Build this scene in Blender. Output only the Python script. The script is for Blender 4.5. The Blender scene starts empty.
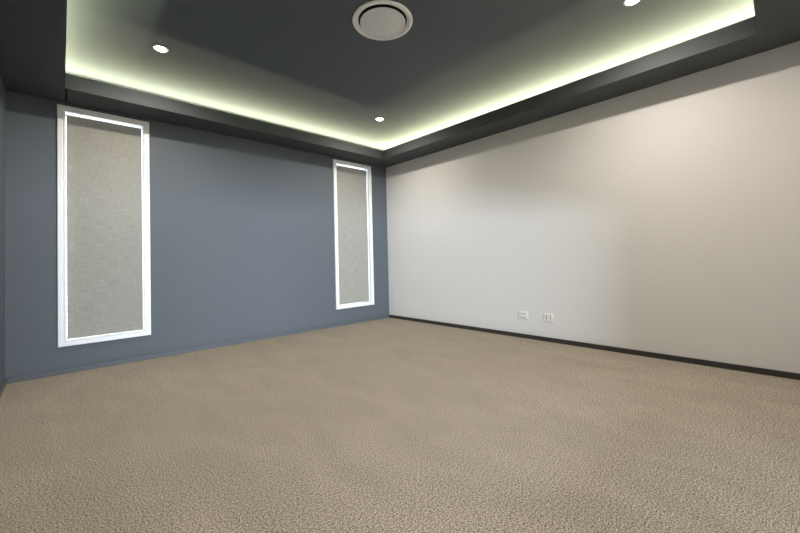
import bpy, bmesh, math
from mathutils import Vector, Matrix

S = bpy.context.scene
COL = S.collection

# ------------------------------------------------------------------ helpers
def obj(name, bm, mat, parent=None, smooth=False):
    me = bpy.data.meshes.new(name)
    bmesh.ops.recalc_face_normals(bm, faces=bm.faces)
    bm.to_mesh(me); bm.free()
    for m in (mat if isinstance(mat, (list, tuple)) else [mat]):
        me.materials.append(m)
    if smooth:
        me.polygons.foreach_set('use_smooth', [True] * len(me.polygons))
        me.set_sharp_from_angle(angle=math.radians(35))
    o = bpy.data.objects.new(name, me)
    COL.objects.link(o)
    if parent:
        o.parent = parent
    return o

def thing(name, label, cat, loc, group=None):
    o = bpy.data.objects.new(name, None)
    COL.objects.link(o)
    o.location = loc
    o.empty_display_size = 0.1
    o['label'] = label
    o['category'] = cat
    if group:
        o['group'] = group
    return o

def struct(name, bm, mat, label=None, cat=None, parent=None, smooth=False):
    o = obj(name, bm, mat, parent, smooth)
    o['kind'] = 'structure'
    if label:
        o['label'] = label
        o['category'] = cat
    return o

def box(bm, x0, x1, y0, y1, z0, z1, bevel=0.0, mi=0):
    r = bmesh.ops.create_cube(bm, size=1.0)
    for v in r['verts']:
        v.co = Vector((x0 + (v.co.x + .5) * (x1 - x0), y0 + (v.co.y + .5) * (y1 - y0), z0 + (v.co.z + .5) * (z1 - z0)))
    fs = {f for v in r['verts'] for f in v.link_faces}
    for f in fs:
        f.material_index = mi
    if bevel:
        es = list({e for v in r['verts'] for e in v.link_edges})
        bmesh.ops.bevel(bm, geom=es, offset=bevel, segments=2, profile=.6, affect='EDGES')
    return bm

def lathe(bm, prof, n=64, closed=False):
    """prof = [(r, z)] spun about Z"""
    rings = []
    for r, z in prof:
        if r < 1e-6:
            rings.append([bm.verts.new((0, 0, z))])
        else:
            rings.append([bm.verts.new((r * math.cos(2 * math.pi * k / n), r * math.sin(2 * math.pi * k / n), z)) for k in range(n)])
    pairs = list(zip(rings[:-1], rings[1:]))
    if closed:
        pairs.append((rings[-1], rings[0]))
    for a, b in pairs:
        for k in range(n):
            k2 = (k + 1) % n
            if len(a) == 1 and len(b) == 1:
                continue
            if len(a) == 1:
                bm.faces.new((a[0], b[k], b[k2]))
            elif len(b) == 1:
                bm.faces.new((a[k], b[0], a[k2]))
            else:
                bm.faces.new((a[k], b[k], b[k2], a[k2]))
    return bm

def rect_sweep(bm, x0, x1, z0, z1, prof):
    """mitred rectangular frame; prof = [(inset, y)] closed loop"""
    loops = []
    for d, y in prof:
        loops.append([bm.verts.new(c) for c in ((x0 + d, y, z0 + d), (x1 - d, y, z0 + d), (x1 - d, y, z1 - d), (x0 + d, y, z1 - d))])
    m = len(loops)
    for i in range(m):
        a, b = loops[i], loops[(i + 1) % m]
        for k in range(4):
            k2 = (k + 1) % 4
            bm.faces.new((a[k], a[k2], b[k2], b[k]))
    return bm

# ------------------------------------------------------------------ materials
def new_mat(name):
    m = bpy.data.materials.new(name)
    m.use_nodes = True
    nt = m.node_tree
    return m, nt, nt.nodes['Principled BSDF']

def lin(r, g, b):
    f = lambda c: ((c / 255 + .055) / 1.055) ** 2.4 if c > 10 else c / 255 / 12.92
    return (f(r), f(g), f(b), 1)

def paint(name, col, rough=.6, bump=.03, scale=350, spec=.3):
    m, nt, p = new_mat(name)
    tc = nt.nodes.new('ShaderNodeTexCoord')
    n = nt.nodes.new('ShaderNodeTexNoise'); n.inputs['Scale'].default_value = scale; n.inputs['Detail'].default_value = 3
    nt.links.new(tc.outputs['Object'], n.inputs['Vector'])
    bp = nt.nodes.new('ShaderNodeBump'); bp.inputs['Strength'].default_value = bump; bp.inputs['Distance'].default_value = .002
    nt.links.new(n.outputs['Fac'], bp.inputs['Height'])
    nt.links.new(bp.outputs['Normal'], p.inputs['Normal'])
    p.inputs['Base Color'].default_value = (*col[:3], 1)
    p.inputs['Roughness'].default_value = rough
    p.inputs['Specular IOR Level'].default_value = spec
    return m

M_WALLB = paint('white wall paint', (.74, .725, .71), .75)
M_WALLA = paint('slate blue wall paint', (.114, .129, .147), .62)
M_CEIL = paint('charcoal ceiling paint', (.092, .108, .128), .7)
M_BULK = paint('charcoal bulkhead paint', (.064, .073, .077), .65)
M_SKIRT = paint('charcoal skirting paint', (.045, .042, .038), .5)
M_SKIRTB = paint('slate blue skirting enamel', (.114, .128, .146), .45)
M_FRAME = paint('white window enamel', (.90, .91, .93), .35, bump=.0, spec=.5)
M_PLASTIC = paint('white plastic', (.84, .83, .80), .35, bump=0, spec=.5)
M_METAL = paint('white powder coat', (.90, .90, .91), .4, bump=0, spec=.5)
M_DISC = paint('pale grey powder coat', (.70, .71, .72), .45, bump=0, spec=.4)
M_SLOT = paint('grey slot', (.22, .21, .2), .6, bump=0)
M_DARK = paint('painted vent shade', (.012, .012, .012), .8, bump=0)

# carpet: looped pile, taupe
def carpet():
    m, nt, p = new_mat('taupe loop carpet')
    N, Lk = nt.nodes.new, nt.links.new
    tc = N('ShaderNodeTexCoord')
    n1 = N('ShaderNodeTexNoise'); n1.inputs['Scale'].default_value = 230; n1.inputs['Detail'].default_value = 5; n1.inputs['Roughness'].default_value = .7
    v = N('ShaderNodeTexVoronoi'); v.inputs['Scale'].default_value = 230; v.inputs['Randomness'].default_value = 1
    n2 = N('ShaderNodeTexNoise'); n2.inputs['Scale'].default_value = 5; n2.inputs['Detail'].default_value = 3; n2.inputs['Distortion'].default_value = .6
    mp = N('ShaderNodeMapping'); mp.inputs['Rotation'].default_value = (0, 0, .75); mp.inputs['Scale'].default_value = (1.0, .45, 1)
    Lk(tc.outputs['Object'], n1.inputs['Vector']); Lk(tc.outputs['Object'], v.inputs['Vector'])
    Lk(tc.outputs['Object'], mp.inputs['Vector']); Lk(mp.outputs['Vector'], n2.inputs['Vector'])
    r1 = N('ShaderNodeValToRGB')
    e = r1.color_ramp.elements
    e[0].position = .41; e[0].color = (.075, .06, .043, 1)
    e[1].position = .59; e[1].color = (.75, .665, .55, 1)
    k = e.new(.5); k.color = (.38, .33, .263, 1)
    n3 = N('ShaderNodeTexNoise'); n3.inputs['Scale'].default_value = 135; n3.inputs['Detail'].default_value = 2
    Lk(tc.outputs['Object'], n3.inputs['Vector'])
    mf = N('ShaderNodeMix'); mf.data_type = 'FLOAT'; mf.inputs['Factor'].default_value = .32
    Lk(n1.outputs['Fac'], mf.inputs['A']); Lk(n3.outputs['Fac'], mf.inputs['B'])
    Lk(mf.outputs['Result'], r1.inputs['Fac'])
    r2 = N('ShaderNodeValToRGB')
    f = r2.color_ramp.elements
    f[0].position = .35; f[0].color = (.94, .94, .94, 1)
    f[1].position = .65; f[1].color = (1.04, 1.04, 1.04, 1)
    Lk(n2.outputs['Fac'], r2.inputs['Fac'])
    mx = N('ShaderNodeMix'); mx.data_type = 'RGBA'; mx.blend_type = 'MULTIPLY'; mx.inputs['Factor'].default_value = 1
    Lk(r1.outputs['Color'], mx.inputs['A']); Lk(r2.outputs['Color'], mx.inputs['B'])
    Lk(mx.outputs['Result'], p.inputs['Base Color'])
    ad = N('ShaderNodeMath'); ad.operation = 'SUBTRACT'
    Lk(n1.outputs['Fac'], ad.inputs[0]); Lk(v.outputs['Distance'], ad.inputs[1])
    bp = N('ShaderNodeBump'); bp.inputs['Strength'].default_value = .35; bp.inputs['Distance'].default_value = .003
    Lk(ad.outputs[0], bp.inputs['Height']); Lk(bp.outputs['Normal'], p.inputs['Normal'])
    p.inputs['Roughness'].default_value = 1
    p.inputs['Specular IOR Level'].default_value = .05
    return m
M_CARPET = carpet()

# woven blind cloth
def cloth():
    m, nt, p = new_mat('woven linen blind cloth')
    N, Lk = nt.nodes.new, nt.links.new
    tc = N('ShaderNodeTexCoord')
    def streak(sc):
        mp = N('ShaderNodeMapping'); mp.inputs['Scale'].default_value = sc
        n = N('ShaderNodeTexNoise'); n.inputs['Scale'].default_value = 1; n.inputs['Detail'].default_value = 4; n.inputs['Roughness'].default_value = .65
        Lk(tc.outputs['Object'], mp.inputs['Vector']); Lk(mp.outputs['Vector'], n.inputs['Vector'])
        return n.outputs['Fac']
    a, b = streak((9, 1, 150)), streak((170, 1, 9))
    ad = N('ShaderNodeMath'); ad.operation = 'ADD'; Lk(a, ad.inputs[0]); Lk(b, ad.inputs[1])
    hf = N('ShaderNodeMath'); hf.operation = 'MULTIPLY'; hf.inputs[1].default_value = .5; Lk(ad.outputs[0], hf.inputs[0])
    r = N('ShaderNodeValToRGB'); e = r.color_ramp.elements
    e[0].position = .36; e[0].color = (.285, .278, .250, 1)
    e[1].position = .64; e[1].color = (.415, .405, .368, 1)
    Lk(hf.outputs[0], r.inputs['Fac']); Lk(r.outputs['Color'], p.inputs['Base Color'])
    bp = N('ShaderNodeBump'); bp.inputs['Strength'].default_value = .4; bp.inputs['Distance'].default_value = .001
    Lk(hf.outputs[0], bp.inputs['Height']); Lk(bp.outputs['Normal'], p.inputs['Normal'])
    p.inputs['Roughness'].default_value = .9
    p.inputs['Specular IOR Level'].default_value = .1
    return m
M_CLOTH = cloth()

def glass():
    m, nt, p = new_mat('window glass')
    p.inputs['Base Color'].default_value = (.95, .98, .97, 1)
    p.inputs['Roughness'].default_value = .0
    p.inputs['IOR'].default_value = 1.45
    p.inputs['Transmission Weight'].default_value = 1
    return m
M_GLASS = glass()

def emit(name, col, st):
    m, nt, p = new_mat(name)
    p.inputs['Base Color'].default_value = (.9, .9, .9, 1)
    p.inputs['Emission Color'].default_value = (*col, 1)
    p.inputs['Emission Strength'].default_value = st
    return m
M_LENS = emit('glowing lamp lens', (1, .90, .76), 25)
M_LED = emit('led strip', (.90, 1.0, .72), 6)

# ------------------------------------------------------------------ room
XL, YN = -4.322, -4.82          # left wall plane, near wall plane (far corner is the origin)
ZS, ZL, ZC = 2.5, 2.632, 2.8    # soffit, lip of the cove, raised ceiling
IN = .37                        # depth of the soffit
XI, YI = -3.947, -4.45          # inner edges on the left and near sides
T = .14

bm = bmesh.new(); box(bm, XL - T, T, YN - T, T, -.12, 0)
struct('floor', bm, M_CARPET, 'taupe loop-pile carpet covering the whole floor', 'floor')
bm = bmesh.new(); box(bm, XL - T, T, YN - T, T, ZC, ZC + .12)
struct('ceiling', bm, M_CEIL, 'raised charcoal ceiling panel inside the lit cove', 'ceiling')
bm = bmesh.new(); box(bm, 0, T, YN - T, T, 0, ZC)
struct('wall_right', bm, M_WALLB, 'plain white painted wall on the right', 'wall')
bm = bmesh.new(); box(bm, XL - T, XL, YN - T, T, 0, ZC)
struct('wall_left', bm, M_WALLA, 'slate blue side wall at the left edge of the photo', 'wall')

# windows in the back wall: outer edges of the architraves
WZ0, WZ1 = .248, 2.467
WINS = [(-3.999, -3.298), (-1.040, -.329)]
AR = .05                        # architrave width
bm = bmesh.new()
xs = [XL - 0.0]
for a, b in WINS:
    box(bm, xs[-1], a + AR, 0, T, 0, ZC)
    box(bm, a + AR, b - AR, 0, T, 0, WZ0 + AR)
    box(bm, a + AR, b - AR, 0, T, WZ1 - AR, ZC)
    xs.append(b - AR)
box(bm, xs[-1], 0, 0, T, 0, ZC)
struct('wall_back', bm, M_WALLA, 'slate blue feature wall with two tall narrow windows', 'wall')

# near wall behind the camera, with an added low opening, cut to shape the daylight
DX0, DX1, DZ = -3.25, -1.42, 1.2
bm = bmesh.new()
box(bm, XL, DX0, YN - T, YN, 0, ZC); box(bm, DX1, 0, YN - T, YN, 0, ZC); box(bm, DX0, DX1, YN - T, YN, DZ, ZC); box(bm, DX0, DX1, YN - T, YN, 0, .17)
struct('wall_near', bm, M_WALLB)
# added unseen box behind the opening: holds the daylight lamp, blocks the sky
HX0, HX1, HY = -9.0, -1.0, -8.7
bm = bmesh.new(); box(bm, HX0, HX1, HY, YN - T, -.12, 0)
struct('floor_light_box', bm, M_CARPET)
bm = bmesh.new(); box(bm, HX0, HX1, HY, YN - T, 2.6, 2.7)
struct('ceiling_light_box', bm, M_CEIL)
bm = bmesh.new(); box(bm, HX0, HX1, HY - .1, HY, 0, 2.6); box(bm, HX0 - .1, HX0, HY, YN - T, 0, 2.6); box(bm, HX1, HX1 + .1, HY, YN - T, 0, 2.6)
box(bm, HX0, XL - T, YN - T, YN, 0, 2.6)
struct('wall_light_box', bm, M_WALLA)

# skirting boards
def skirt(name, mat, x0, x1, y0, y1, h, label):
    bm = bmesh.new(); box(bm, x0, x1, y0, y1, 0, h, bevel=.003)
    struct(name, bm, mat, label, 'baseboard')
skirt('baseboard_right', M_SKIRT, -.014, 0, YN, -.0141, .047, 'low charcoal skirting board along the white wall')
skirt('baseboard_back', M_SKIRTB, XL + .0121, 0, -.014, 0, .045, 'low slate blue skirting board under the windows')
skirt('baseboard_left', M_SKIRTB, XL, XL + .012, YN, 0, .045, 'low slate blue skirting board on the left wall')

# bulkheads: soffit slab + upstand lip at the inner edge, LED cove behind it
LT = .022
G = .016                        # dark joint between left bulkhead and back bulkhead
bm = bmesh.new()
box(bm, XI + G, 0, -IN, 0, ZS, ZS + .05)
box(bm, XI, -IN, -IN, -IN + LT, ZS + .05, ZL)
box(bm, XI, XI + G, -IN, -.0, ZS + .04, ZS + .05)
box(bm, XI, XI + G, -IN, -IN + .004, ZS, ZS + .04)
struct('trim_1', bm, M_BULK, 'dropped charcoal bulkhead above the two windows', 'bulkhead')
bm = bmesh.new()
box(bm, -IN, 0, YI, -IN, ZS, ZS + .05)
box(bm, -IN, -IN + LT, YI, -IN + LT, ZS + .05, ZL)
struct('trim_2', bm, M_BULK, 'dropped charcoal bulkhead along the white wall', 'bulkhead')
bm = bmesh.new()
box(bm, XL, XI, YN, 0, ZS, ZS + .05)
box(bm, XI - LT, XI, YI, -IN + LT, ZS + .05, ZL)
struct('trim_3', bm, M_BULK, 'dropped charcoal bulkhead at the upper left of the photo', 'bulkhead')
bm = bmesh.new()
box(bm, XI, 0, YN, YI, ZS, ZS + .05)
box(bm, XI - LT, -IN + LT, YI - LT, YI, ZS + .05, ZL)
struct('trim_4', bm, M_BULK, 'dropped charcoal bulkhead at the upper right corner of the photo', 'bulkhead')

# ------------------------------------------------------------------ windows and blinds
YB = .032                       # set-back of the blind cloth
def window(i, x0, x1, where):
    xc = (x0 + x1) / 2
    w = bpy.data.objects.new('window_%d' % i, None); COL.objects.link(w)
    w.location = (xc, 0, 0); w['kind'] = 'structure'
    w['label'] = 'tall narrow window with a white frame ' + where; w['category'] = 'window'
    hx = (x1 - x0) / 2
    bm = bmesh.new()
    rect_sweep(bm, -hx, hx, WZ0, WZ1, [(0, 0), (0, -.016), (.004, -.020), (.034, -.020), (.038, -.016), (.041, -.016), (.045, -.021), (.050, -.021), (.0535, -.017), (.0535, 0.0)])
    obj('architrave', bm, M_FRAME, w)
    bm = bmesh.new()            # reveal lining
    d = .0535
    rect_sweep(bm, -hx, hx, WZ0, WZ1, [(AR, 0.0), (d, 0.0), (d, T), (AR, T)])
    obj('reveal', bm, M_FRAME, w)
    bm = bmesh.new()
    rect_sweep(bm, -hx + d, hx - d, WZ0 + d, WZ1 - d, [(0, .095), (.006, .095), (.006, .135), (0, .135)])
    obj('sash', bm, M_FRAME, w)
    bm = bmesh.new(); box(bm, -hx + d + .004, hx - d - .004, .112, .116, WZ0 + d + .004, WZ1 - d - .004)
    obj('pane', bm, M_GLASS, w)
    return xc, hx - d

def blind(xc, hw, label):
    zb, zt = WZ0 + .0535, WZ1 - .0535
    t = thing('roller_blind', label, 'blind', (xc, YB, zb), 'roller blinds in the windows')
    h = zt - zb
    bm = bmesh.new()            # gently rippled cloth
    nx, nz = 8, 48
    a = hw - .009
    fr, bk = [], []
    for j in range(nz + 1):
        z = .012 + (h - .028) * j / nz
        for i in range(nx + 1):
            x = -a + 2 * a * i / nx
            y = .0012 * math.sin(i * .9) * math.sin(j * .21)
            fr.append(bm.verts.new((x, y, z))); bk.append(bm.verts.new((x, y + .0012, z)))
    W = nx + 1
    for j in range(nz):
        for i in range(nx):
            q = [j * W + i, j * W + i + 1, (j + 1) * W + i + 1, (j + 1) * W + i]
            bm.faces.new([fr[k] for k in q]); bm.faces.new([bk[k] for k in reversed(q)])
    for j in range(nz):
        for i in (0, nx):
            q = (j * W + i, (j + 1) * W + i)
            bm.faces.new((fr[q[0]], fr[q[1]], bk[q[1]], bk[q[0]]))
    obj('cloth', bm, M_CLOTH, t, smooth=True)
    bm = bmesh.new(); box(bm, -a, a, -.004, .006, .004, .024, bevel=.003)
    obj('bottom_rail', bm, M_CLOTH, t)
    return t

xc, hw = window(1, *WINS[0], 'near the left corner of the blue wall')
blind(xc, hw, 'drawn woven beige blind filling the larger window, left on the blue wall')
xc, hw = window(2, *WINS[1], 'beside the white wall')
blind(xc, hw, 'drawn woven beige blind in the window beside the white wall')

# ------------------------------------------------------------------ ceiling diffuser
df = thing('air_diffuser', 'round white air vent with a central disc on the dark ceiling', 'vent', (-2.168, -2.475, ZC))
bm = bmesh.new()
lathe(bm, [(.182, 0), (.230, 0), (.2315, -.006), (.228, -.013), (.219, -.017), (.209, -.016), (.203, -.012), (.196, -.004), (.188, -.002)], closed=True)
obj('outer_ring', bm, M_METAL, df, smooth=True)
bm = bmesh.new(); lathe(bm, [(0, -.0005), (.189, -.0005), (.189, -.0015), (0, -.0015)])
obj('throat_shade', bm, M_DARK, df)  # black disc paints the shade inside the vent; the ceiling has no hole
bm = bmesh.new()
lathe(bm, [(0, -.010), (.162, -.010), (.171, -.013), (.174, -.016), (.171, -.020), (.153, -.0225), (.147, -.021), (.141, -.023), (0, -.0255)])
obj('center_disc', bm, M_DISC, df, smooth=True)
bm = bmesh.new(); lathe(bm, [(0, -.002), (.02, -.002), (.02, -.011), (0, -.011)], n=24)
obj('stem', bm, M_DARK, df)

# ------------------------------------------------------------------ downlights
def ring_bm():
    bm = bmesh.new()
    return lathe(bm, [(.040, 0), (.056, 0), (.056, -.003), (.052, -.006), (.044, -.006), (.040, -.003)], n=40, closed=True)
def lens_bm():
    bm = bmesh.new()
    return lathe(bm, [(0, -.0005), (.0405, -.0005), (.0405, -.005), (.037, -.010), (.028, -.0130), (.014, -.0145), (0, -.015)], n=40)
DL = [(-3.356, -.975, 'glowing round recessed downlight above the larger left window'),
      (-.940, -.970, 'glowing round recessed downlight near the far corner of the raised ceiling'),
      (-.950, -3.838, 'glowing round recessed downlight at the top edge, above the white wall'),
      (-3.360, -3.838, 'recessed downlight overhead, out of view')]
DLW = (21, 14.5, 20.5, 24)
for i, (x, y, lab) in enumerate(DL):
    if i == 0:
        src = t = thing('downlight', lab, 'light', (x, y, ZC), 'recessed downlights')
        kids = [obj('trim_ring', ring_bm(), M_METAL, t, smooth=True), obj('lens', lens_bm(), M_LENS, t, smooth=True)]
    elif i < 3:
        t = src.copy(); COL.objects.link(t); t.location = (x, y, ZC); t['label'] = lab
        for c in kids:
            d = c.copy(); COL.objects.link(d); d.parent = t
    li = bpy.data.lights.new('downlight_lamp', 'AREA'); li.shape = 'DISK'; li.size = .06
    li.energy = DLW[i]; li.color = (1, .915, .81); li.spread = math.radians(168)
    lo = bpy.data.objects.new('downlight_lamp', li); COL.objects.link(lo); lo.location = (x, y, ZC - .0155)

# ------------------------------------------------------------------ LED cove (strips on the ledges, shining up)
def led(x, y, ln, rot):
    li = bpy.data.lights.new('cove_lamp', 'AREA'); li.shape = 'RECTANGLE'; li.size = ln; li.size_y = .02
    li.energy = LEDW * ln; li.color = (1, .97, .60)
    o = bpy.data.objects.new('cove_lamp', li); COL.objects.link(o)
    o.location = (x, y, ZS + .075); o.rotation_euler = (math.pi, 0, rot)
LEDW = 12.5
c = .31
led((XI - IN) / 2, -IN + c, XI * -1 - IN + .68, 0)
led(-IN + c, (YI - IN) / 2, -YI - IN + .68, math.pi / 2)
led(XI - .2, (YI - IN) / 2, -YI - IN + .68, math.pi / 2)
led((XI - IN) / 2, YI - c, XI * -1 - IN + .68, 0)

# ------------------------------------------------------------------ wall plates on the white wall
def plate(name, label, y, z, kind):
    t = thing(name, label, 'outlet', (0, y, z), None)
    hw, hh = .058, .042
    bm = bmesh.new(); box(bm, -.009, 0, -hw, hw, -hh, hh, bevel=.003)
    obj('face_plate', bm, M_PLASTIC, t)
    if kind == 'power':
        for s in (-1, 1):
            bm = bmesh.new(); box(bm, -.0095, -.0085, s * .021 - .004, s * .021 + .004, -.030, .030)
            obj('socket', bm, M_SLOT, t)
            bm = bmesh.new(); box(bm, -.0135, -.008, s * .040 - .009, s * .040 + .009, .004, .028, bevel=.0015)
            obj('rocker_switch', bm, M_PLASTIC, t)
    else:
        for dz in (.018, -.018):
            bm = bmesh.new(); box(bm, -.0125, -.008, -.044, .044, dz - .012, dz + .012, bevel=.002)
            k = obj('jack_cover', bm, M_PLASTIC, t)
            bm = bmesh.new(); box(bm, -.0131, -.012, -.040, .040, dz - .0065, dz - .001)
            obj('slot', bm, M_SLOT, k)
    return t
plate('data_outlet', 'white wall plate with horizontal slots, nearer the window end of the white wall', -2.396, .270, 'data')
plate('power_outlet', 'white double power point with two upright switches, right of the slotted plate', -2.698, .272, 'power')

# ------------------------------------------------------------------ daylight lamp shining through the added opening behind the camera, and outdoors
li = bpy.data.lights.new('daylight', 'AREA'); li.shape = 'RECTANGLE'; li.size = 5.0; li.size_y = .7
li.energy = 1080; li.color = (.76, .885, 1)
o = bpy.data.objects.new('daylight', li); COL.objects.link(o)
o.location = (-3.1, HY + .05, .55); o.rotation_euler = (math.radians(90), 0, 0)

w = bpy.data.worlds.new('sky'); S.world = w; w.use_nodes = True
bg = w.node_tree.nodes['Background']; bg.inputs['Color'].default_value = (.86, .94, 1, 1); bg.inputs['Strength'].default_value = 6

# ------------------------------------------------------------------ camera
cam = bpy.data.cameras.new('camera'); co = bpy.data.objects.new('camera', cam); COL.objects.link(co)
yaw, pit, rol, F = .7543383, .0237969, -.0255872, 361.238
f = Vector((math.sin(yaw) * math.cos(pit), math.cos(yaw) * math.cos(pit), math.sin(pit)))
rt = Vector((math.cos(yaw), -math.sin(yaw), 0)); up = rt.cross(f)
r2 = math.cos(rol) * rt + math.sin(rol) * up; u2 = -math.sin(rol) * rt + math.cos(rol) * up
M = Matrix((r2, u2, -f)).transposed().to_4x4(); M.translation = (-3.97719, -4.52898, .97039)
co.matrix_world = M
cam.sensor_width = 36; cam.lens = F / 800 * 36; cam.shift_y = -(266.5 - 249.965) / 800; cam.clip_start = .02
S.camera = co

S.view_settings.view_transform = 'Standard'
S.view_settings.look = 'None'
S.view_settings.gamma = 1
S.view_settings.exposure = .12
